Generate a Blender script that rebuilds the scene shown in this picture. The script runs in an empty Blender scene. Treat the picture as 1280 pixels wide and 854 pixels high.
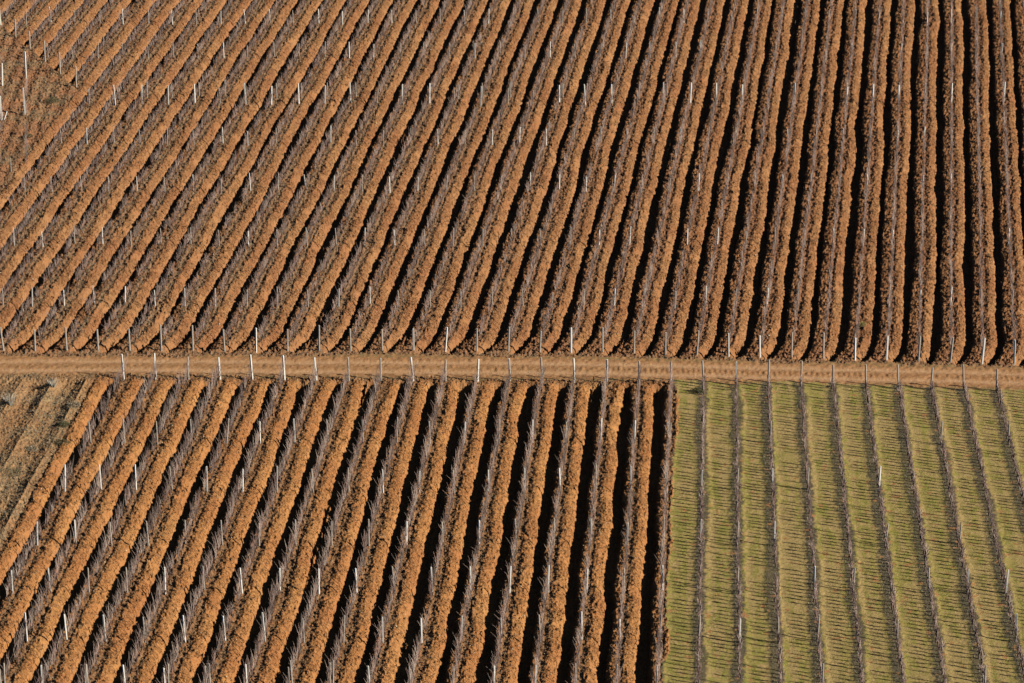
import bpy, math, random
import numpy as np
from mathutils import Vector, Matrix

S = bpy.context.scene
C = S.collection
R = math.radians

# ------------------------------------------------------------------ camera
FPX = 3500.0
PITCH = math.atan(1393.0 / FPX)
HCAM = FPX * 2.5 / 39.5 * (math.sin(PITCH) + 28 / FPX * math.cos(PITCH))
cam_d = bpy.data.cameras.new('camera')
cam_d.sensor_width = 36.0
cam_d.lens = FPX / 1280.0 * 36.0
cam_d.clip_start, cam_d.clip_end = 1.0, 9000.0
cam = bpy.data.objects.new('camera', cam_d)
cam.location = (0, 0, HCAM)
cam.rotation_euler = (math.pi / 2 - PITCH, 0, 0)
C.objects.link(cam)
S.camera = cam

# ------------------------------------------------------------------ light
SUN_EL, SUN_AZ = R(27.0), R(-20.0)      # azimuth from +X towards +Y
sun_dir = Vector((math.cos(SUN_EL) * math.cos(SUN_AZ), math.cos(SUN_EL) * math.sin(SUN_AZ), math.sin(SUN_EL)))
W = bpy.data.worlds.new('World')
S.world = W
W.use_nodes = True
nt = W.node_tree
nt.nodes.clear()
wo = nt.nodes.new('ShaderNodeOutputWorld')
bg = nt.nodes.new('ShaderNodeBackground')
sky = nt.nodes.new('ShaderNodeTexSky')
sky.sky_type = 'NISHITA'
sky.sun_disc = False
sky.sun_elevation = SUN_EL
sky.sun_rotation = math.pi / 2 - SUN_AZ
sky.altitude = 1500.0
sky.air_density = 0.5
sky.dust_density = 0.0
bg.inputs[1].default_value = 0.05
nt.links.new(sky.outputs[0], bg.inputs[0])
nt.links.new(bg.outputs[0], wo.inputs[0])
sl = bpy.data.lights.new('sun', 'SUN')
sl.energy = 5.0
sl.angle = R(0.5)
sl.color = (1.0, 0.93, 0.82)
so = bpy.data.objects.new('sun', sl)
so.rotation_euler = (-sun_dir).to_track_quat('-Z', 'Y').to_euler()
C.objects.link(so)
S.view_settings.view_transform = 'Standard'
S.view_settings.look = 'None'
S.view_settings.gamma = 1.0
S.view_settings.use_curve_mapping = False
S.view_settings.exposure = 0.16
S.cycles.max_bounces = 5
S.cycles.diffuse_bounces = 0

# ------------------------------------------------------------------ plan geometry
SP, CP = math.sin(PITCH), math.cos(PITCH)
Y0 = HCAM / math.tan(PITCH + math.atan(18 / FPX))      # foot of the slope
ALPHA = math.atan(1775.0 / FPX) - PITCH
TA = math.tan(ALPHA)

def base_z(Y):                           # flat below, gently rising hillside above the track
    d = np.maximum(np.asarray(Y, float) - Y0, 0.0)
    return np.where(d < 1.0, 0.5 * d * d, d - 0.5) * TA

def ray(x, y):
    x = np.asarray(x, float); y = np.asarray(y, float)
    return x - 640.0, FPX * CP + (427.0 - y) * SP, -FPX * SP + (427.0 - y) * CP

def on_ground(x, y):                     # where a sight line meets the ground
    dx, dy, dz = ray(x, y)
    t = HCAM / -dz
    Y = dy * t
    up = Y > Y0 + .5
    t2 = (HCAM + (Y0 + 0.5) * TA) / (dy * TA - dz)
    t = np.where(up, t2, t)
    return dx * t, dy * t

def to_px(X, Y, Z):
    zc = Y * CP - (Z - HCAM) * SP
    return 640 + FPX * X / zc, 427 - FPX * (Y * SP + (Z - HCAM) * CP) / zc

def fit_phase(pts):                      # phase = a X + b Y + c
    X, Y = on_ground(pts[:, 1], pts[:, 2])
    A = np.stack([X, Y, np.ones_like(X)], 1)
    return np.linalg.lstsq(A, pts[:, 0], rcond=None)[0]

VP_L, VP_U = (903.0, -966.0), (1194.5, -1348.0)
def line_pts(ph, x, y, vp, ys):
    out = []
    for yy in ys:
        k = (yy - y) / (vp[1] - y)
        out.append((ph, x + (vp[0] - x) * k, yy))
    return out
pl = []
for i in range(0, 18):
    pl += line_pts(i, 156 + 40.06 * i, 475, VP_L, (500, 600, 700, 850))
for g in range(1, 11):
    pl += line_pts(17 + g, 837 + 40.8 * g, 475, VP_L, (500, 600, 700, 850))
PHL = fit_phase(np.array(pl))
pl = []
for j in range(0, 36):
    pl += line_pts(-j, 1267 - 39.6 * j, 445, VP_U, (0, 130, 240, 400))
PHU = fit_phase(np.array(pl))
PERIOD_L = 1 / math.hypot(PHL[0], PHL[1])
PERIOD_U = 1 / math.hypot(PHU[0], PHU[1])
def row_point(PH, ph, Y):
    return (ph - PH[2] - PH[1] * Y) / PH[0]
DIR_L = Vector((-PHL[1] / PHL[0], 1, 0)).normalized()
DIR_U = Vector((-PHU[1] / PHU[0], 1, 0)).normalized()

def edge(pts):
    p = np.array(pts, float)
    X, Y = on_ground(p[:, 0], p[:, 1])
    return lambda x: np.interp(x, X, Y)
up_edge = edge([(-400, 444), (0, 444), (400, 444), (700, 446), (950, 452), (1267, 460), (1700, 468)])
up_posts = edge([(-400, 438), (0, 438), (400, 438), (700, 439), (950, 446.5), (1267, 455), (1700, 464)])
lo_edge = edge([(-400, 468), (0, 469), (300, 470), (700, 474.5), (840, 476), (1280, 486), (1700, 494)])
lo_posts = edge([(-400, 472), (0, 474), (300, 475), (700, 478), (840, 480), (1280, 490), (1700, 496)])
corner_edge = edge([(-300, -250), (0, 33), (95, 112), (160, 166)])
YB = float(on_ground(640, 905)[1]); YT = float(on_ground(640, -75)[1]); YR = Y0
print('cam', HCAM, math.degrees(PITCH), 'Y', YB, Y0, YT)
print('periods', PERIOD_L, PERIOD_U, 'dirs', DIR_L, DIR_U)

# ------------------------------------------------------------------ numpy noise
rng = np.random.default_rng(7)
TAB = rng.random((512, 512)).astype(np.float32)
def noise(x, y, s, seed=0):
    u = x / s + seed * 37.13 + 1000.0; v = y / s + seed * 91.7 + 1000.0
    iu = np.floor(u).astype(np.int64); iv = np.floor(v).astype(np.int64)
    fu = (u - iu).astype(np.float32); fv = (v - iv).astype(np.float32)
    fu = fu * fu * (3 - 2 * fu); fv = fv * fv * (3 - 2 * fv)
    a = TAB[iu & 511, iv & 511]; b = TAB[(iu + 1) & 511, iv & 511]
    c = TAB[iu & 511, (iv + 1) & 511]; d = TAB[(iu + 1) & 511, (iv + 1) & 511]
    return (a * (1 - fu) + b * fu) * (1 - fv) + (c * (1 - fu) + d * fu) * fv
def sstep(a, b, x):
    t = np.clip((x - a) / (b - a), 0, 1)
    return t * t * (3 - 2 * t)

# cross-section of one plough ridge: (fraction of the row spacing right of the vines, height m)
PROF_U = np.array([(0, .02), (.06, -.04), (.11, -.05), (.16, .02), (.24, .05), (.32, -.05), (.40, -.22), (.435, -.38),
                   (.47, -.72), (.56, -.86), (.65, -.82), (.70, -.22), (.74, -.12), (.86, -.05), (1, .02)])
PROF_L = np.array([(0, .0), (.07, -.07), (.12, -.05), (.18, .04), (.28, .05), (.38, -.10), (.45, -.27),
                   (.49, -.68), (.60, -.90), (.74, -.86), (.81, -.26), (.86, -.08), (.94, -.02), (1, 0)])

def regions(X, Y):
    """0 outer ground, 1 upper field, 2 track, 3 lower field, 4 grass plot, 5 fallow, 6 corner plot; and the row phase"""
    phu = PHU[0] * X + PHU[1] * Y + PHU[2]
    phl = PHL[0] * X + PHL[1] * Y + PHL[2]
    n = (noise(X, Y, 4.0, 5) - .5) * .9 + (noise(X, Y, .5, 3) - .5) * .5 + (noise(X, Y, .15, 4) - .5) * .15
    ue, le = up_edge(X), lo_edge(X)
    reg = np.zeros(X.shape, np.int8)
    upper = Y > ue + n
    track = (~upper) & (Y > le + n)
    low = ~(upper | track)
    reg[upper] = 1
    reg[track] = 2
    reg[low] = 3
    reg[low & (phl + n * .25 > 17.14)] = 4
    reg[low & (phl + n * .15 < -.92)] = 5
    reg[upper & (phu < -35.9 + n * .15) & (Y < corner_edge(X) + n)] = 6
    return reg, phu, phl, ue, le

def height(X, Y):
    reg, phu, phl, ue, le = regions(X, Y)
    z = base_z(Y)
    up = (reg == 1)
    ph = np.where(up, phu, phl)
    P = np.where(up, PERIOD_U, PERIOD_L)
    row = np.floor(ph + .43)
    # wander of each ridge along its row
    wan = (noise(row * 9.3, row * 2.9, 1.0, 17) - .5) * .07 + (noise(Y, row * 23.7, 11., 18) - .5) * .10 + (noise(Y, row * 19.7, 4.6, 11) - .5) * .12 + (noise(Y, row * 13.1, 1.7, 12) - .5) * .06 + (noise(X, Y, .30, 13) - .5) * .07 + (noise(X, Y, .16, 15) - .5) * .06
    de = np.where(up, Y - ue, le - Y)
    turn = np.where(up, -(.18 + .26 * noise(row * 7.1, row * .3, 1.0, 19)) * (1 - sstep(.3, 6.5, de)) ** 2, 0)
    f = np.mod(ph - wan * sstep(.04, .14, np.abs(np.mod(ph + .5, 1) - .5)) - turn, 1)
    h = np.where(up, np.interp(f, PROF_U[:, 0], PROF_U[:, 1]), np.interp(f, PROF_L[:, 0], PROF_L[:, 1]))
    depthvar = .84 + .34 * noise(Y, row * 5.3, 6.0, 14)
    # shallower furrows towards the far left of the upper plot
    h = np.where(h < 0, h * depthvar, h)
    ramp = sstep(.3, 1.5, de)
    cu = reg == 1
    cd = np.where((phu < -35.95), np.clip(Y - corner_edge(X), 0, 99), 99.)
    ramp = ramp * np.where(cu, sstep(0, .9, cd), 1)
    plough = (reg == 1) | (reg == 3)
    # the old furrows of the fallow piece are nearly washed out
    hf = (.26 * (1 - 2 * np.abs(np.sin(phl * math.pi + .4)) ** .6) + .035 * np.sin(phl * 2 * math.pi * 3 + 1)) * (.35 + .65 * sstep(.25, .7, noise(X, Y, 3.0, 16) + .15))
    hc = .05 * np.sin(X * 5.2)
    hg = -.05 * sstep(.1, .3, f) * (1 - sstep(.7, .9, f))
    z = z + np.where(plough, h * ramp, 0) + np.where(reg == 5, hf * ramp, 0) + np.where(reg == 6, hc, 0) + np.where(reg == 4, hg * ramp, 0)
    # clods
    c1 = noise(X, Y, .30, 21); c2 = noise(X, Y, .13, 22); c3 = noise(X, Y, .075, 23)
    c0 = noise(X, Y, .62, 24)
    clod = (c1 - .5) * .09 + np.maximum(c2 - .68, 0) * .26 + (c2 - .5) * .12 + (c3 - .5) * .10 + (c0 - .5) * .06
    amp = np.select([reg == 1, reg == 3, reg == 5, reg == 6, reg == 4, reg == 2], [1.15, 1.0, .8, 1.0, .10, .14], .6)
    # raw earth of the weedy strip beside the vines is cloddier than the mound's flank
    amp = amp * np.where(plough, 1.05 - .2 * sstep(.20, .27, f) * (1 - sstep(.42, .46, f)), 1)
    z = z + clod * amp
    # wheel ruts of the track
    v = (Y - le) / np.maximum(ue - le, .5)
    wv = v + (noise(X, Y, 9.0, 31) - .5) * .16 + (noise(X, Y, 1.2, 33) - .5) * .05
    rut = np.exp(-((wv - .24) / .10) ** 2) + np.exp(-((wv - .68) / .10) ** 2)
    tread = np.exp(-((wv - .45) / .09) ** 2) * np.clip(np.sin(X * 2 * math.pi / .42) * 3, -1, 1) * sstep(.35, .6, noise(X, Y, 1.3, 32) + .02 * X * (X < 30) - .12)
    z = z + np.where(reg == 2, -.06 * rut + .014 * tread + (c1 - .5) * .07 * (1 - np.clip(rut, 0, 1)), 0)
    return z, reg, f, v, rut * (reg == 2), ramp

# ------------------------------------------------------------------ materials
def mat(name):
    m = bpy.data.materials.new(name); m.use_nodes = True
    t = m.node_tree
    b = t.nodes['Principled BSDF']
    b.inputs['Roughness'].default_value = .95
    b.inputs['Specular IOR Level'].default_value = .12
    return m, t, b
def N(t, kind, **kw):
    n = t.nodes.new('ShaderNode' + kind)
    for k, v in kw.items(): setattr(n, k, v)
    return n
def ramp_node(t, stops, src):
    n = N(t, 'ValToRGB')
    e = n.color_ramp.elements
    while len(e) < len(stops): e.new(.5)
    for q, (p, c) in zip(e, stops):
        q.position = p; q.color = (*c, 1)
    t.links.new(src, n.inputs[0])
    return n.outputs[0]
def noise_node(t, scale, detail=4, rough=.6):
    n = N(t, 'TexNoise'); n.inputs['Scale'].default_value = scale
    n.inputs['Detail'].default_value = detail; n.inputs['Roughness'].default_value = rough
    g = N(t, 'NewGeometry'); t.links.new(g.outputs['Position'], n.inputs['Vector'])
    return n.outputs['Fac']
def mixc(t, fac, a, b, blend='MIX'):
    n = N(t, 'Mix', data_type='RGBA', blend_type=blend)
    for s, v in ((n.inputs[0], fac), (n.inputs[6], a), (n.inputs[7], b)):
        if hasattr(v, 'is_linked'): t.links.new(v, s)
        elif isinstance(v, tuple): s.default_value = (*v, 1)
        else: s.default_value = v
    return n.outputs[2]
def attr(t, name):
    n = N(t, 'Attribute', attribute_name=name)
    return n.outputs['Fac']
def bump(t, b, src, strength, dist):
    n = N(t, 'Bump'); n.inputs['Strength'].default_value = strength; n.inputs['Distance'].default_value = dist
    t.links.new(src, n.inputs['Height']); t.links.new(n.outputs[0], b.inputs['Normal'])

def soil(name, orange, orange2, red, weed, weed2, straw=.5):
    """ploughed earth: 'fresh' attribute = freshly turned ochre (lowered on flanks with painted shade), 'weed' attribute = stubble and weeds"""
    m, t, b = mat(name)
    n1 = noise_node(t, 2.2, 5, .7); n2 = noise_node(t, 14, 3, .7); n3 = noise_node(t, .22, 3, .5)
    fresh = ramp_node(t, [(.3, orange2), (.5, orange), (.72, tuple(min(1, c * 1.12) for c in orange))], n1)
    fresh = mixc(t, ramp_node(t, [(.35, (0, 0, 0)), (.65, (.9, .9, .9))], n3), fresh, tuple(c * k for c, k in zip(orange, (.84, .72, .72))))
    old = ramp_node(t, [(.3, tuple(c * .8 for c in red)), (.6, red)], n2)
    col = mixc(t, attr(t, 'fresh'), old, fresh)
    grain = noise_node(t, 6.5, 3, .75)
    col = mixc(t, ramp_node(t, [(.56, (0, 0, 0)), (.68, (.55, .55, .55))], grain), col, tuple(c * .72 for c in red))
    col = mixc(t, ramp_node(t, [(.30, (.5, .5, .5)), (.42, (0, 0, 0))], grain), col, (.58, .33, .15))
    wc = ramp_node(t, [(.35, weed), (.62, weed2)], n1)
    # bleached stones and straw
    stones = ramp_node(t, [(.70, (0, 0, 0)), (.76, (straw, straw, straw))], noise_node(t, 30, 2, .6))
    wm = N(t, 'Math', operation='MULTIPLY')
    t.links.new(attr(t, 'weed'), wm.inputs[0])
    t.links.new(ramp_node(t, [(.38, (0, 0, 0)), (.56, (1, 1, 1))], noise_node(t, 3.1, 5, .75)), wm.inputs[1])
    col = mixc(t, wm.outputs[0], col, wc)
    col = mixc(t, stones, col, (.62, .48, .33))
    t.links.new(col, b.inputs['Base Color'])
    bump(t, b, noise_node(t, 22, 4, .8), .9, .05)
    return m

OR, OR2, RED = (.425, .208, .086), (.34, .158, .064), (.34, .150, .074)
M_up = soil('ploughed_earth', OR, OR2, RED, (.22, .145, .075), (.36, .235, .125))
M_low = soil('turned_ochre_earth', (.52, .245, .085), (.43, .185, .06), (.36, .155, .065), (.24, .155, .075), (.38, .25, .13))
M_fal = soil('fallow_earth', (.52, .30, .135), (.44, .235, .10), (.38, .20, .09), (.13, .105, .065), (.50, .36, .19), .9)
M_cor = soil('corner_plot_earth', (.46, .23, .11), (.38, .18, .08), (.33, .16, .08), (.26, .18, .09), (.42, .29, .15))

m, t, b = mat('track_earth')
c = ramp_node(t, [(.3, (.30, .145, .06)), (.5, (.44, .22, .095)), (.7, (.52, .29, .13))], noise_node(t, 5, 5, .7))
c = mixc(t, attr(t, 'fresh'), c, ramp_node(t, [(.3, (.54, .30, .145)), (.7, (.66, .40, .21))], noise_node(t, 1.2, 4, .6)))
wm = N(t, 'Math', operation='MULTIPLY'); t.links.new(attr(t, 'weed'), wm.inputs[0])
t.links.new(ramp_node(t, [(.45, (0, 0, 0)), (.6, (1, 1, 1))], noise_node(t, 2.3, 5, .7)), wm.inputs[1])
c = mixc(t, wm.outputs[0], c, (.22, .19, .08))
t.links.new(c, b.inputs['Base Color']); bump(t, b, noise_node(t, 25, 3, .7), .5, .03)
M_trk = m

m, t, b = mat('meadow_turf')
c = ramp_node(t, [(.28, (.22, .235, .05)), (.42, (.38, .33, .08)), (.54, (.50, .37, .125)), (.66, (.57, .38, .18))], noise_node(t, 1.5, 6, .62))
c = mixc(t, ramp_node(t, [(.4, (0, 0, 0)), (.7, (.6, .6, .6))], noise_node(t, .35, 3, .5)), c, (.34, .32, .07))
fm = N(t, 'Math', operation='MULTIPLY'); t.links.new(attr(t, 'fresh'), fm.inputs[0]); fm.inputs[1].default_value = .75
c = mixc(t, fm.outputs[0], c, (.55, .38, .16))
c = mixc(t, attr(t, 'weed'), c, ramp_node(t, [(.38, (.075, .07, .045)), (.58, (.16, .13, .085)), (.72, (.42, .28, .17))], noise_node(t, 7, 4, .7)))
c = mixc(t, ramp_node(t, [(.64, (0, 0, 0)), (.68, (1, 1, 1))], noise_node(t, 1.3, 2, .5)), c, (.52, .25, .10))
t.links.new(c, b.inputs['Base Color']); bump(t, b, noise_node(t, 20, 4, .8), .9, .05)
M_grs = m

def simple(name, stops, scale, bumpy=.4, tint=None, rough=.9):
    m, t, b = mat(name)
    c = ramp_node(t, stops, noise_node(t, scale, 4, .65))
    if tint:
        c = mixc(t, attr(t, 'tint'), c, tint)
    t.links.new(c, b.inputs['Base Color'])
    b.inputs['Roughness'].default_value = rough
    if bumpy: bump(t, b, noise_node(t, scale * 4, 3, .7), bumpy, .01)
    return m
M_cane = simple('cane_bark', [(.3, (.24, .135, .115)), (.7, (.40, .275, .225))], 1.7, 0, (.68, .56, .45))
M_trunk = simple('vine_bark', [(.3, (.11, .07, .055)), (.7, (.24, .17, .14))], 9, .5)
M_white = simple('white_concrete', [(.3, (.66, .62, .55)), (.7, (.84, .80, .72))], 6, .3)
M_grey = simple('weathered_timber', [(.3, (.34, .29, .24)), (.7, (.54, .47, .39))], 7, .5)
M_clod = simple('clod_earth', [(.3, (.38, .165, .06)), (.7, (.54, .26, .10))], 3, .5, (.80, .66, .46))
M_blade = simple('grass_blade', [(.3, (.30, .29, .07)), (.7, (.44, .37, .10))], 2.0, 0, (.66, .50, .24))
M_dry = simple('dry_weed', [(.3, (.19, .15, .085)), (.7, (.33, .26, .15))], 2.0, 0, (.52, .45, .33))
M_straw = simple('root_straw', [(.3, (.30, .13, .055)), (.7, (.50, .25, .10))], 3.0, 0, (.74, .52, .30))
M_pale = simple('bleached_grass', [(.3, (.55, .48, .37)), (.7, (.70, .64, .52))], 2.0, 0)
M_bush = simple('bush_leaf', [(.3, (.05, .065, .025)), (.7, (.10, .11, .045))], 4.0, 0, (.22, .19, .11))

# ------------------------------------------------------------------ mesh helpers
def np_mesh(name, V, F, mats, attrs=None, smooth=False):
    me = bpy.data.meshes.new(name)
    nv, nf, k = len(V), len(F), F.shape[1]
    me.vertices.add(nv); me.vertices.foreach_set('co', np.ascontiguousarray(V, np.float32).ravel())
    me.loops.add(nf * k); me.loops.foreach_set('vertex_index', np.ascontiguousarray(F, np.int32).ravel())
    me.polygons.add(nf); me.polygons.foreach_set('loop_start', np.arange(0, nf * k, k, dtype=np.int32))
    me.polygons.foreach_set('loop_total', np.full(nf, k, np.int32))
    if smooth: me.polygons.foreach_set('use_smooth', np.ones(nf, bool))
    for an, av in (attrs or {}).items():
        a = me.attributes.new(an, 'FLOAT', 'POINT'); a.data.foreach_set('value', np.ascontiguousarray(av, np.float32))
    me.update(calc_edges=True)
    for mm in mats: me.materials.append(mm)
    return me
def link(name, me, parent=None):
    o = bpy.data.objects.new(name, me); C.objects.link(o)
    if parent is not None: o.parent = parent
    return o
def tag(o, label=None, cat=None, group=None, kind=None):
    if label: o['label'] = label
    if cat: o['category'] = cat
    if group: o['group'] = group
    if kind: o['kind'] = kind
    return o

def prisms(p0, p1, r0, r1, sides=3, tint=None):
    """tapered sticks from p0 to p1 as one vertex/face array"""
    n = len(p0)
    d = p1 - p0; d = d / np.maximum(np.linalg.norm(d, axis=1, keepdims=True), 1e-9)
    ref = np.where(np.abs(d[:, 2:3]) > .9, np.array([[1., 0, 0]]), np.array([[0, 0, 1.]]))
    a = np.cross(d, ref); a /= np.linalg.norm(a, axis=1, keepdims=True); b = np.cross(d, a)
    V = np.empty((n, 2 * sides, 3))
    for s in range(sides):
        q = 2 * math.pi * s / sides
        w = a * math.cos(q) + b * math.sin(q)
        V[:, s] = p0 + w * np.reshape(r0, (-1, 1)); V[:, sides + s] = p1 + w * np.reshape(r1, (-1, 1))
    F = np.array([[s, (s + 1) % sides, sides + (s + 1) % sides, sides + s] for s in range(sides)])
    F = (F[None] + (np.arange(n) * 2 * sides)[:, None, None]).reshape(-1, 4)
    T = np.repeat(np.zeros(n) if tint is None else tint, 2 * sides)
    return V.reshape(-1, 3), F, T

# ------------------------------------------------------------------ ground
def build_ground():
    us = np.concatenate([[-60, -20, -6, -2.5, -1.5, -1.15], np.linspace(-1.03, 1.03, 1900), [1.15, 1.5, 2.5, 6, 20, 60]])
    k = np.linspace(0, 1, 1250)
    yin = YB * (YT / YB) ** k
    ys = np.concatenate([[-900, -200, 0, 60, YB - 30, YB - 6], yin, [YT + 6, YT + 30, YT + 80, 600, 900, 1800, 5000]])
    half = (640 + 70) / FPX * (np.clip(ys, YB, YT) / math.cos(PITCH) + 6)
    U, Y = np.meshgrid(us, ys)
    X = U * half[:, None]
    nx, ny = len(us), len(ys)
    Z, reg, f, v, rut, ramp = height(X.ravel(), Y.ravel())
    Xf, Yf = X.ravel(), Y.ravel()
    far = (np.abs(U.ravel()) > 1.031) | (Yf < YB - .1) | (Yf > YT + .1)
    Z = np.where(far, base_z(np.minimum(Yf, 700)) - .1, Z)
    reg = np.where(far, 0, reg)
    # material zones (what the earth is, plus shade painted on the left flanks)
    n = (noise(Xf, Yf, .25, 41) - .5) * .06
    fresh = sstep(.15, .20, f + n) * (1 - sstep(.93, .99, f + n)) 
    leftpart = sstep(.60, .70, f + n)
    fresh = fresh * (1 - leftpart * .35)  # flank turned from the sun: shade painted in as redder, darker earth
    weed = np.where(f < .5, 1 - sstep(.13, .19, f + n), sstep(.88, .98, f + n) * .5)
    patch = noise(Xf, Yf, 3.0, 42)
    phu = PHU[0] * Xf + PHU[1] * Yf + PHU[2]
    phl_ = PHL[0] * Xf + PHL[1] * Yf + PHL[2]
    west = np.clip((-phu - 10) / 14, 0, 1)
    weed = np.where(reg == 1, weed * (.12 + .75 * west), weed)
    head = 1 - ramp
    weed = np.maximum(weed, head * np.where((reg == 1) | (reg == 3), .7, 0))
    fresh = np.where((reg == 1) | (reg == 3), fresh * (1 - .5 * head), fresh)
    weed = np.where(reg == 3, weed * .6, weed)
    fal = (reg == 5)
    fresh = np.where(fal, patch, fresh); weed = np.where(fal, .45 + .9 * (noise(Xf, Yf, 1.6, 43) - .35), weed)
    cor = (reg == 6)
    fresh = np.where(cor, patch, fresh); weed = np.where(cor, np.clip((noise(Xf, Yf, 1.3, 44) - .35) * 2.2, 0, 1) * .8, weed)
    trk = reg == 2
    fresh = np.where(trk, np.clip(rut, 0, 1), fresh)
    weed = np.where(trk, np.maximum((1 - sstep(.0, .14, v)), sstep(.85, .98, v)) * .8 + .25 * np.exp(-((v - .46) / .1) ** 2) * (Xf < 12), weed)
    grs = reg == 4
    gw = np.maximum(1 - sstep(.06, .17, f + n * 2), sstep(.77, .85, f + n * 2 + .07 * np.sin(np.floor(phl_) * math.pi)))
    fresh = np.where(grs, sstep(.40, .62, noise(f * 2.2 + np.floor(phl_) * 7, Yf, 1.0, 45) * .35 + noise(f * 9 + np.floor(phl_) * 7, Yf * .12, 1.0, 46) * .65 + .22 * (noise(Xf, Yf, 5.5, 47) - .5) + .15 * (noise(Xf, Yf, 1.4, 48) - .5)), fresh)
    weed = np.where(grs, gw * (.85 + .15 * patch), weed)
    fresh = np.where(grs, np.maximum(fresh, .9 * np.exp(-((f + n * 2 - .735) / .03) ** 2)), fresh)
    weed = np.clip(weed, 0, 1)
    idx = np.arange(nx * ny).reshape(ny, nx)
    F = np.stack([idx[:-1, :-1], idx[:-1, 1:], idx[1:, 1:], idx[1:, :-1]], -1).reshape(-1, 4)
    fr = np.minimum(np.minimum(reg[F[:, 0]], reg[F[:, 1]]), np.minimum(reg[F[:, 2]], reg[F[:, 3]]))
    fr = np.where((reg[F] == 0).any(1), 0, fr)
    P = np.stack([Xf, Yf, Z], 1)
    spec = {0: ('ground', M_fal), 1: ('upper_ploughed_field', M_up), 2: ('dirt_track', M_trk), 3: ('lower_ploughed_field', M_low),
            4: ('grass_field', M_grs), 5: ('fallow_ground', M_fal), 6: ('corner_ground', M_cor)}
    for r, (nm, mm) in spec.items():
        Fr = F[fr == r]
        if not len(Fr): continue
        used, inv = np.unique(Fr, return_inverse=True)
        me = np_mesh(nm, P[used], inv.reshape(-1, 4), [mm], {'fresh': fresh[used], 'weed': weed[used]}, smooth=True)
        tag(link(nm, me), kind='structure')
build_ground()
def gz(x, y):
    return float(height(np.array([float(x)]), np.array([float(y)]))[0][0])

# ------------------------------------------------------------------ words for labels
ONES = 'zeroth first second third fourth fifth sixth seventh eighth ninth tenth eleventh twelfth thirteenth fourteenth fifteenth sixteenth seventeenth eighteenth nineteenth'.split()
TENS = {20: ('twentieth', 'twenty'), 30: ('thirtieth', 'thirty'), 40: ('fortieth', 'forty')}
def nth(n):
    if n < 20: return ONES[n]
    t, u = n // 10 * 10, n % 10
    return TENS[t][0] if u == 0 else TENS[t][1] + '-' + ONES[u]

def in_view(X, Y, Z, m=0):
    x, y = to_px(X, Y, Z)
    return -m < x < 1280 + m and -m < y < 854 + m

# ------------------------------------------------------------------ posts
def post_mesh(name, r, h, square, seed, m):
    rr = random.Random(seed)
    n = 4 if square else 8
    zs = [-.25, 0, h * .35, h * .7, h - .03, h]
    V = []; F = []
    lx, ly = rr.uniform(-.02, .02), rr.uniform(-.02, .02)
    for q, z in enumerate(zs):
        k = (1.08, 1.04, 1.0, .97, .95, .72)[q]
        for s in range(n):
            a = 2 * math.pi * (s + .5) / n
            j = 1 + rr.uniform(-.06, .06) * (not square)
            V.append((r * k * j * math.cos(a) + lx * z, r * k * j * math.sin(a) + ly * z, z))
    me = bpy.data.meshes.new(name)
    for q in range(len(zs) - 1):
        for s in range(n):
            F.append((q * n + s, q * n + (s + 1) % n, (q + 1) * n + (s + 1) % n, (q + 1) * n + s))
    F.append(tuple(range(n - 1, -1, -1))); F.append(tuple((len(zs) - 1) * n + s for s in range(n)))
    me.from_pydata(V, [], F); me.materials.append(m); me.update()
    return me
rp = random.Random(5)
PM = {}
for key, (r, h, sq, m) in {'end_white': (.085, 2.0, True, M_white), 'end_grey': (.078, 2.0, False, M_grey),
                           'line_white': (.064, 1.85, True, M_white), 'line_grey': (.052, 1.85, False, M_grey),
                           'stake_white': (.055, 1.52, True, M_white), 'stake_grey': (.045, 1.52, False, M_grey),
                           'thick_white': (.08, 1.95, True, M_white)}.items():
    PM[key] = [post_mesh('post', r, h * k, sq, q, m) for q, k in enumerate((.93, 1.0, 1.07))]
def put_post(name, key, x, y, label, group, z=None, lean=(0, 0), cat='post'):
    o = link(name, rp.choice(PM[key]))
    o.location = (x, y, (gz(x, y) if z is None else z) - .02)
    o.rotation_euler = (rp.gauss(0, .025) + lean[0], rp.gauss(0, .03) + lean[1], rp.uniform(0, 1.5))
    return tag(o, label, cat, group)

POSTS = []    # (x, y) to keep vines clear
LEV_L = [float(on_ground(640, v)[1]) for v in (554, 614, 681, 740, 802, 866)]
LEV_U = [float(on_ground(640, v)[1]) for v in (383, 307, 239, 180, 130, 72, 30, -14)]
print('levels', LEV_L, LEV_U)
colword = {'white': 'white', 'grey': 'grey'}
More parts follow.
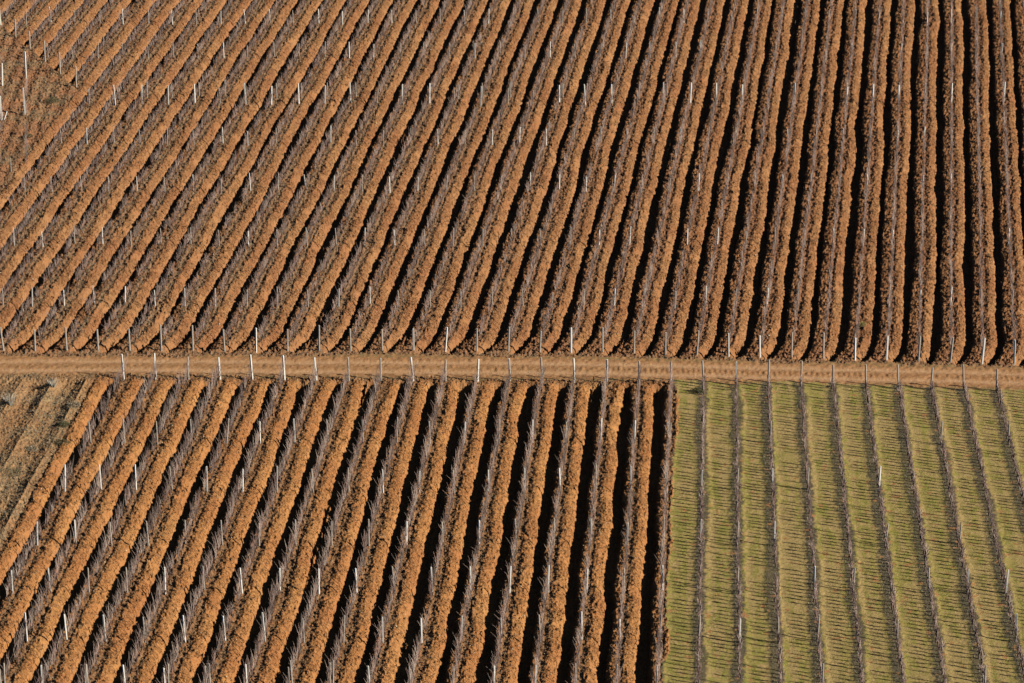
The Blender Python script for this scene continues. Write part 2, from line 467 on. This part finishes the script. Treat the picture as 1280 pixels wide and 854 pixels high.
# lower brown plot: rows 0..17 ; grass plot rows 18..28
END_WHITE = {0, 1, 3, 4, 5, 6, 9, 11, 12, 14, 15, 19}
for i in range(0, 28):
    grass = i > 17
    where = ('grass plot, %s row from left' % nth(i - 17)) if grass else ('lower brown plot, %s row from left' % nth(i + 1))
    ye = 0
    x = row_point(PHL, i, YR - 8)
    for _ in range(3):
        ye = float(lo_posts(x)) + .05; x = row_point(PHL, i, ye)
    c = 'white' if i in END_WHITE else 'grey'
    if in_view(x, ye, 0, 20):
        put_post('end_post', 'end_' + c, x, ye, 'thick %s end post by the track, %s' % (c, where), 'end posts below the track', lean=(rp.uniform(-.05, .0), 0))
    for k, ly in enumerate(LEV_L):
        y = ly + rp.uniform(-.25, .25)
        x = row_point(PHL, i, y) + rp.uniform(-.05, .05)
        if not in_view(x, y, 1.0, 25): continue
        if grass and rp.random() < .55: continue
        c = 'white' if rp.random() < (.4 if grass else .55) else 'grey'
        put_post('trellis_post', 'line_' + c, x, y, '%s trellis post, %s, %s post below the track' % (c, where, nth(k + 1)),
                 'trellis posts below the track')
        if i < 10 and not grass and k == 5 and rp.random() < .7:
            put_post('trellis_post', 'line_grey', x + .16, y + .35, 'grey companion post beside another, %s, bottom edge' % where, 'trellis posts below the track')
# upper plot: row j counts from the right
def clear_of_corner(x, y, j):
    return not (j > 35 and y < corner_edge(x) + .25)
for j in range(-1, 44):
    where = 'upper plot, %s row from right' % nth(j + 1) if j >= 0 else 'upper plot, row at far right edge'
    x = row_point(PHU, -j, YR + 3)
    for _ in range(3):
        ye = float(up_posts(x)); x = row_point(PHU, -j, ye)
    c = rp.choice(['white', 'grey', 'grey'])
    if in_view(x, ye, 1, 15) and j < 34:
        put_post('end_post', 'end_' + c, x, ye, 'thick %s end post above the track, %s' % (c, where), 'end posts above the track', lean=(rp.uniform(0, .05), 0))
    for k, ly in enumerate(LEV_U):
        y = ly + rp.uniform(-.35, .35)
        x = row_point(PHU, -j, y) + rp.uniform(-.05, .05)
        z = gz(x, y)
        if not in_view(x, y, z + .8, 12) or not clear_of_corner(x, y, j): continue
        if k == 4:
            c = 'white' if rp.random() < .75 else 'grey'
            put_post('vineyard_stake', 'thick_white' if c == 'white' else 'stake_grey', x, y, '%s stake of the mid-slope post line, %s' % ('thick white' if c == 'white' else 'thin grey', where), 'stakes in the upper plot', cat='stake')
            if j > 12 and rp.random() < .8:
                y2 = y + 1.6; x2 = row_point(PHU, -j, y2) + rp.uniform(-.1, .2)
                put_post('vineyard_stake', 'stake_grey', x2, y2, 'thin grey stake just behind the mid-slope line, %s' % where, 'stakes in the upper plot', cat='stake')
            continue
        c = 'white' if rp.random() < .5 else 'grey'
        put_post('vineyard_stake', 'stake_' + c, x, y, 'thin %s stake, %s, %s stake above the track' % (c, where, nth(k + 1)), 'stakes in the upper plot', cat='stake')
# first end posts of the short rows along the corner plot
for j in range(36, 42):
    ys_ = np.linspace(YR, YT, 1500)
    xs_ = row_point(PHU, -j, ys_)
    ok = np.where(ys_ > corner_edge(xs_) + .5)[0]
    if len(ok):
        y, x = float(ys_[ok[0]]), float(xs_[ok[0]])
        if in_view(x, y, base_z(y), 10):
            put_post('end_post', 'end_grey', x, y, 'grey end post beside the corner plot, upper plot, %s row from right' % nth(j + 1), 'end posts beside the corner plot')
# corner plot
for q, (px, py, key, lab) in enumerate([(32.5, 98, 'thick_white', 'upper of two tall white posts on the inner row of the corner plot'),
                                  (31.5, 143, 'thick_white', 'lower of two tall white posts on the inner row of the corner plot'),
                                  (3, 107, 'thick_white', 'upper white post at the far left edge of the corner plot'),
                                  (1.5, 150, 'thick_white', 'lower white post at the far left edge of the corner plot'),
                                  (14, 216, 'stake_grey', 'lone thin grey stake low in the corner plot')]):
    x, y = map(float, on_ground(px, py))
    o = put_post('corner_post', key, x, y, lab, 'posts in the corner plot')
    if q < 4: o.scale = (1.1, 1.1, 1.3)
for q, (px, py, ln) in enumerate([(3, 150, .35), (5, 150, .55)]):
    x, y = map(float, on_ground(px, py))
    o = put_post('leaning_stake', 'stake_white', x, y, 'short white stake leaning %s in the corner plot' % ('slightly' if q == 0 else 'steeply'), 'leaning stakes', lean=(0, ln), cat='stake')
    o.scale = (1, 1, .6)

# ------------------------------------------------------------------ vines
def vine_variant(seed, kind):
    """segments of one leafless vine: trunk and canes. Local x runs along the row."""
    r = np.random.default_rng(seed)
    trunk, canes = [], []
    ht = r.uniform(.45, .62)
    p = np.array([0, 0, -.1]); rad = .034 if kind != 'grass' else .048
    pts = [p]
    for q in range(1, 4):
        p = np.array([r.normal(0, .035), r.normal(0, .03), ht * q / 3]); pts.append(p)
    for q in range(3):
        trunk.append((pts[q], pts[q + 1], rad * (1.15 - .15 * q), rad * (1.0 - .15 * q)))
    for sgn in ((-1, 1) if kind != 'grass' else ()):
        e = pts[3] + np.array([sgn * r.uniform(.25, .4), r.normal(0, .02), r.uniform(.0, .1)])
        trunk.append((pts[3], e, rad * .6, rad * .45))
    n = {'low': r.integers(8, 11), 'up': r.integers(9, 12), 'grass': r.integers(6, 9)}[kind]
    spread = {'low': .15, 'up': .11, 'grass': .09}[kind]
    top = {'low': 1.70, 'up': 1.38, 'grass': 1.22}[kind]
    for k in range(n):
        a = np.array([(k + .5) / n * .95 - .475 + r.normal(0, .03), r.normal(0, .03), ht + r.uniform(-.02, .08)])
        if kind == 'grass':                       # canes bunched in one sheaf so their shadows merge into bold strokes
            a[0] = pts[3][0] + r.normal(0, .04); a[1] = pts[3][1] + r.normal(0, .03); a[2] = ht * r.uniform(.7, 1)
        h = top * (r.uniform(.70, 1.12) if kind != 'grass' else r.uniform(.65, 1.08) * (.8 + .3 * ((seed * 7) % 14) / 14))
        sx = .18 if kind == 'grass' else 1
        b = a + np.array([r.normal(0, .06) * sx, r.normal(0, spread * .6), (h - a[2]) * .55])
        e = b + np.array([r.normal(0, .10) * sx, r.normal(0, spread), (h - a[2]) * .45])
        w = r.uniform(.8, 1.2) * {'low': .0145, 'up': .016, 'grass': .022}[kind]
        segs = [(a, b, w, w * .8), (b, e, w * .8, w * .45)]
        if kind != 'grass' and r.random() < .5:    # side shoot
            s = a + (b - a) * r.uniform(.5, 1)
            segs.append((s, s + np.array([r.normal(0, .15), r.normal(0, .10), r.uniform(.15, .4)]), w * .6, w * .35))
        if kind == 'grass':
            s = a + (b - a) * r.uniform(.1, .9)
            segs.append((s, s + np.array([r.normal(0, .03), r.normal(0, .12), r.uniform(-.1, .2)]), w * .7, w * .4))
        if (kind == 'up' and r.random() < .3):
            s = b; d = np.array([r.normal(0, .3), r.normal(0, .10), r.uniform(-.25, .1)])
            segs.append((s, s + d, w * .7, w * .4))
        canes.append((segs, float(np.clip(r.normal({'low': .22, 'up': .22, 'grass': .12}[kind], .33), 0, 1))))
    return trunk, canes
def arrs(segs):
    return (np.array([s[0] for s in segs]), np.array([s[1] for s in segs]), np.array([s[2] for s in segs]), np.array([s[3] for s in segs]))
VAR = {k: [vine_variant(100 * q + s, k) for s in range(14)] for q, k in enumerate(('low', 'up', 'grass'))}
VMESH = {}
for k, vs in VAR.items():
    for s, (tr, ca) in enumerate(vs):
        V, F, T = prisms(*arrs(tr), sides=5)
        mt = np_mesh('trunk', V, F, [M_trunk], {'tint': T})
        mc = []
        for segs, tint in ca:
            V, F, T = prisms(*arrs(segs), sides=3, tint=np.full(len(segs), tint))
            mc.append(np_mesh('cane', V, F, [M_cane], {'tint': T}))
        VMESH[(k, s)] = (mt, mc)

VINES = []
rv = random.Random(11)
def add_row(PH, ph, y0, y1, kind, d, spacing, gap, meta, skip=None):
    y = y0
    gap += rv.choice((0, 0, .03, .10))
    n = 0
    while y < y1:
        y += spacing * rv.uniform(.92, 1.08) * d.y
        n += 1
        x = row_point(PH, ph, y) + rv.gauss(0, .04)
        if rv.random() < gap: continue
        if skip and skip(x, y): continue
        VINES.append((x, y, kind, ph, meta))
for i in range(0, 29):
    yt = float(lo_posts(row_point(PHL, i, YR - 8))) - .4
    add_row(PHL, i, YB, yt, 'grass' if i > 17 else 'low', DIR_L, .52 if i > 17 else .95, .07 if i > 17 else .03, i)
for j in range(-4, 46):
    yb = float(up_posts(row_point(PHU, -j, YR + 3))) + .5
    add_row(PHU, -j, yb, YT - .5, 'up', DIR_U, .95, .06, j, skip=(lambda x, y: y < corner_edge(x) + .6) if j > 35 else None)
# the two rows of the corner plot
for px in (33, 2):
    x0, y0_ = map(float, on_ground(px, 205)); x1, y1_ = map(float, on_ground(px + 1, 70))
    n = int((y1_ - y0_) / 1.1)
    for q in range(n):
        t_ = q / n
        if rv.random() < .25: continue
        VINES.append((x0 + (x1 - x0) * t_, y0_ + (y1_ - y0_) * t_, 'corner', 999, px))
VX = np.array([v[0] for v in VINES]); VY = np.array([v[1] for v in VINES])
VZ = height(VX, VY)[0]
px_, py_ = to_px(VX, VY, VZ + .8)
keep = (px_ > -260) & (px_ < 1540) & (py_ > -90) & (py_ < 960)
inview = (px_ > 2) & (px_ < 1278) & (py_ < 850) & (py_ > 0)
low_ok = np.array([v[2] in ('low', 'grass') for v in VINES])
order = np.argsort(-np.where(inview & low_ok, py_, -1e9))
solo = set(order[:300].tolist())
ANG_L = math.atan2(DIR_L.y, DIR_L.x); ANG_U = math.atan2(DIR_U.y, DIR_U.x)
rz = random.Random(3)
bulk = {}
# number the individual vines along each row, from the bottom edge of the picture upwards
byrow = {}
for v in sorted(solo, key=lambda q: VY[q]): byrow.setdefault(VINES[v][4], []).append(v)
protos = {}
for v in range(len(VINES)):
    if not keep[v]: continue
    x, y, kind, ph, meta = VINES[v]
    k2 = 'low' if kind == 'corner' else kind
    s = rz.randrange(14)
    ang = (ANG_U if kind == 'up' else ANG_L if kind != 'corner' else math.pi / 2) + (math.pi if rz.random() < .5 else 0) + rz.gauss(0, .05)
    sc = rz.uniform(.86, 1.12) * (.75 if kind == 'corner' else 1)
    loc = (x, y, float(VZ[v]) - .03)
    if v in solo:
        mt, mc = VMESH[(k2, s)]
        root = bpy.data.objects.new('grapevine', None); root.empty_display_size = .2
        C.objects.link(root)
        root.location = loc; root.rotation_euler = (0, 0, ang); root.scale = (sc, sc, sc)
        link('trunk', mt, root)
        for m_ in mc: link('cane', m_, root)
        n = byrow[meta].index(v) + 1
        where = ('grass plot, %s row from left' % nth(meta - 17)) if meta > 17 else ('lower brown plot, %s row from left' % nth(meta + 1))
        tag(root, 'leafless grapevine, %s, %s vine up from bottom edge' % (where, nth(n)), 'grapevine', 'bare grapevines nearest the camera')
    else:
        bulk.setdefault((k2, s), []).append((*loc, ang, sc))
Vs, Fs, Ts, Ms, off = [], [], [], [], 0
for (k, s), inst in bulk.items():
    tr, ca = VAR[k][s]
    parts = [(prisms(*arrs(tr), sides=4), 0)]
    segs = []; tn = []
    for sg, tt in ca:
        segs += sg; tn += [tt] * len(sg)
    parts.append((prisms(*arrs(segs), sides=3, tint=np.array(tn)), 1))
    I = np.array(inst)
    ca_, sa_ = np.cos(I[:, 3]), np.sin(I[:, 3])
    for (V, F, T), mi in parts:
        X = (V[None, :, 0] * ca_[:, None] - V[None, :, 1] * sa_[:, None]) * I[:, 4:5] + I[:, 0:1]
        Y = (V[None, :, 0] * sa_[:, None] + V[None, :, 1] * ca_[:, None]) * I[:, 4:5] + I[:, 1:2]
        Z = V[None, :, 2] * I[:, 4:5] + I[:, 2:3]
        n = len(I)
        Vs.append(np.stack([X, Y, Z], -1).reshape(-1, 3))
        Fs.append((F[None] + (np.arange(n) * len(V))[:, None, None]).reshape(-1, 4) + off)
        Ts.append(np.tile(T, n)); Ms.append(np.full(len(F) * n, mi, np.int32))
        off += len(V) * n
me = np_mesh('vine_growth', np.concatenate(Vs), np.concatenate(Fs), [M_trunk, M_cane], {'tint': np.concatenate(Ts)})
me.polygons.foreach_set('material_index', np.concatenate(Ms))
tag(link('vine_growth', me), 'leafless grapevines with grey upright canes filling the rows farther up the slope', 'vines', kind='stuff')
print('vines', len(VINES), 'solo', len(solo), 'bulk faces', len(me.polygons))

# ------------------------------------------------------------------ scattered stuff
def tufts(cx, cy, n_bl, h, spread, w, seed, tint_mu=.4, lean=.35):
    """little fans of blades as triangles"""
    r = np.random.default_rng(seed)
    n = len(cx) * n_bl
    bx = np.repeat(cx, n_bl) + r.normal(0, 1, n) * spread; by = np.repeat(cy, n_bl) + r.normal(0, 1, n) * spread
    hz = np.repeat(h if np.ndim(h) else np.full(len(cx), h), n_bl) * r.uniform(.5, 1.2, n)
    bz = height(bx, by)[0] - .01
    a = r.uniform(0, 2 * math.pi, n)
    wx, wy = np.cos(a) * w / 2, np.sin(a) * w / 2
    lx, ly = r.normal(0, lean, n) * hz, r.normal(0, lean, n) * hz
    V = np.stack([np.stack([bx - wx, by - wy, bz], 1), np.stack([bx + wx, by + wy, bz], 1), np.stack([bx + lx, by + ly, bz + hz], 1)], 1).reshape(-1, 3)
    F = np.arange(3 * n).reshape(-1, 3)
    T = np.repeat(np.clip(r.normal(tint_mu, .3, n), 0, 1), 3)
    return V, F, T
def scatter(n, seed, u0=-1, u1=1, y0=None, y1=None):
    r = np.random.default_rng(seed)
    y = r.uniform(y0 or YB, y1 or YT, n)
    return r.uniform(u0, u1, n) * (670 / FPX * (y / math.cos(PITCH) + 6)), y

# grass of the green plot
x, y = scatter(520000, 51, .2, 1, YB, YR)
reg, phu, phl, ue, le = regions(x, y)
f = np.mod(phl, 1)
dens = np.where((f > .14) & (f < .84), noise(x, y, .35, 52) * 1.1 + .1, .10)
k = (reg == 4) & (np.random.default_rng(1).random(len(x)) < dens * .5)
V, F, T = tufts(x[k], y[k], 4, .055, .07, .016, 53, .35, .5)
tag(link('grass', np_mesh('grass', V, F, [M_blade], {'tint': T})), 'short olive grass growing between the rows of the green plot', 'grass', kind='stuff')
# weeds and straw: strips under the vines, headlands, the fallow piece, the corner plot
x, y = scatter(1300000, 61)
reg, phu, phl, ue, le = regions(x, y)
ph = np.where(reg == 1, phu, phl); f = np.mod(ph, 1)
strip = (f < .15) | (f > .93)
west = np.clip((-phu - 8) / 16, 0, 1)
dens = np.select([(reg == 1) & strip, (reg == 3) & strip, (reg == 4) & ((f < .13) | (f > .80)), reg == 5, reg == 6, reg == 2],
                 [.05 + .34 * west, .10, .16, .45 * np.clip(noise(x, y, 1.6, 43) * 1.6 - .2, 0, 1), .45 * np.clip(noise(x, y, 1.3, 44) * 2 - .6, 0, 1), .02], 0)
de = np.where(reg == 1, y - ue, le - y)
dens = np.where(((reg == 1) | (reg == 3)) & (de < .6), .20, dens)
k = np.random.default_rng(2).random(len(x)) < dens
V, F, T = tufts(x[k], y[k], 4, .13, .06, .024, 63, .40, .5)
tag(link('weeds', np_mesh('weeds', V, F, [M_dry], {'tint': T})), 'dry brown weeds and straw on unploughed strips and fallow ground', 'weeds', kind='stuff')
print('weeds', k.sum())

# clods thrown up by the plough
x, y = scatter(1400000, 71)
reg, phu, phl, ue, le = regions(x, y)
ph = np.where(reg == 1, phu, phl); f = np.mod(ph, 1)
dens = np.select([(reg == 1) | (reg == 3), reg == 5, reg == 6], [np.where((f > .15) & (f < .45), .30, .17), .14, .18], 0)
r = np.random.default_rng(3)
k = r.random(len(x)) < dens
x, y = x[k], y[k]; n = len(x)
z = height(x, y)[0]
sz = r.uniform(.020, .046, n) * (1 + (r.random(n) < .05) * .8)
base = np.array([(1, 0, 0), (0, 1, 0), (-1, 0, 0), (0, -1, 0), (0, 0, .9), (0, 0, -.6)], float)
V = base[None] * (1 + r.uniform(-.35, .35, (n, 6, 3))) 
V = (V + r.uniform(-.2, .2, (n, 6, 3))) * sz[:, None, None]
V = V + np.stack([x, y, z + sz * .25], 1)[:, None]
Fb = np.array([(0, 1, 4), (1, 2, 4), (2, 3, 4), (3, 0, 4), (1, 0, 5), (2, 1, 5), (3, 2, 5), (0, 3, 5)])
F = (Fb[None] + (np.arange(n) * 6)[:, None, None]).reshape(-1, 3)
tag(link('clods', np_mesh('clods', V.reshape(-1, 3), F, [M_clod], {'tint': np.repeat((r.random(n) < .07) * r.uniform(.4, 1, n), 6)})), 'loose ochre clods of earth strewn over the ploughed ridges', 'clods', kind='stuff')
print('clods', n)

# straw, roots and torn grass turned up with the earth
x, y = scatter(1100000, 81)
reg, phu, phl, ue, le = regions(x, y)
ph = np.where(reg == 1, phu, phl); f = np.mod(ph, 1)
dens = np.where((reg == 1) | (reg == 3), np.where((f > .14) & (f < .50), .26, np.where(f > .66, .20, .05)), np.where(reg == 5, .22, np.where(reg == 6, .2, 0)))
k = np.random.default_rng(8).random(len(x)) < dens
V, F, T = tufts(x[k], y[k], 3, .10, .05, .030, 83, .30, .45)
tag(link('straw', np_mesh('straw', V, F, [M_straw], {'tint': T})), 'torn roots and straw sticking out of the ploughed ochre ridges', 'straw', kind='stuff')
print('straw', k.sum())

# ------------------------------------------------------------------ plants one can tell apart
def bush(name, px, py, r_, h_, label, cat, m, n=700, seed=0, blades=False):
    cx, cy = map(float, on_ground(px, py))
    z0 = gz(cx, cy)
    root = bpy.data.objects.new(name, None); C.objects.link(root); root.location = (cx, cy, z0)
    rr = np.random.default_rng(seed)
    st = []
    for q in range(7):
        a = rr.uniform(0, 6.28); e = np.array([math.cos(a) * r_ * .6, math.sin(a) * r_ * .6, h_ * rr.uniform(.5, .9)])
        st.append((np.array([0, 0, -.05]), e, .014, .006))
    V, F, T = prisms(*arrs(st), sides=4)
    link('stem', np_mesh('stem', V, F, [M_trunk], {'tint': T}), root)
    a = rr.uniform(0, 6.28, n); rad = r_ * np.sqrt(rr.random(n)); zz = h_ * rr.random(n) * (1 - .6 * (rad / r_) ** 2)
    c_ = np.stack([rad * np.cos(a), rad * np.sin(a), zz], 1) + rr.normal(0, .02, (n, 3))
    if blades:
        d1 = rr.normal(0, .006, (n, 3)); d2 = np.stack([c_[:, 0] * .7, c_[:, 1] * .7, rr.uniform(.3, .6, n) * h_], 1)
        c_ = np.stack([c_[:, 0] * .4, c_[:, 1] * .4, 0 * c_[:, 2]], 1)
        q_ = rr.normal(1.4, .5, n); wv_ = np.stack([np.cos(q_), np.sin(q_), 0 * q_], 1) * .022
        V = np.stack([c_ - wv_, c_ + wv_, c_ + d2 + np.array([0, 0, h_ * .4])], 1).reshape(-1, 3)
    else:
        V = np.stack([c_ + rr.normal(0, .028, (n, 3)) for _ in range(3)], 1).reshape(-1, 3)
    link('crown', np_mesh('crown', V, np.arange(3 * n).reshape(-1, 3), [m], {'tint': np.repeat(np.clip(rr.normal(.35, .3, n), 0, 1), 3)}), root)
    return tag(root, label, cat)
bush('grass_clump', 66, 484, .55, .8, 'pale dry grass clump just below the track near the lower left edge', 'grass clump', M_pale, 75, 1, True)
bush('grass_clump', 13, 506, .6, 1.1, 'tall pale dry grass clump in fallow ground beside the left edge', 'grass clump', M_pale, 85, 2, True)
bush('shrub', 80, 533, .42, .35, 'low dark green shrub in the middle of the fallow ground', 'shrub', M_bush, 800, 3)
bush('shrub', 93, 508, .5, .3, 'grey brown scrubby shrub in the fallow ground beside the first furrow', 'shrub', M_dry, 600, 4)
bush('shrub', 78, 555, .6, .25, 'wide flat olive shrub low in the fallow ground', 'shrub', M_bush, 600, 5)
bush('shrub', 12, 590, .8, .35, 'dark grey scrubby shrub in the fallow ground farthest below the track', 'shrub', M_bush, 700, 10)
bush('shrub', 40, 560, .5, .3, 'small tawny shrub between darker shrubs in the fallow ground', 'shrub', M_dry, 500, 11)
bush('shrub', 872, 490, .45, .4, 'dark green shrub at the top of the grass plot beside the track', 'shrub', M_bush, 700, 6)
bush('shrub', 66, 128, .7, .35, 'olive weedy shrub in the corner plot next to the row ends', 'shrub', M_bush, 900, 7)
bush('shrub', 35, 172, .5, .25, 'small olive weedy shrub low in the corner plot', 'shrub', M_bush, 600, 8)
bush('shrub', 1078, 407, .3, .3, 'small bright green shrub on a ridge in the upper plot', 'shrub', M_blade, 400, 9)
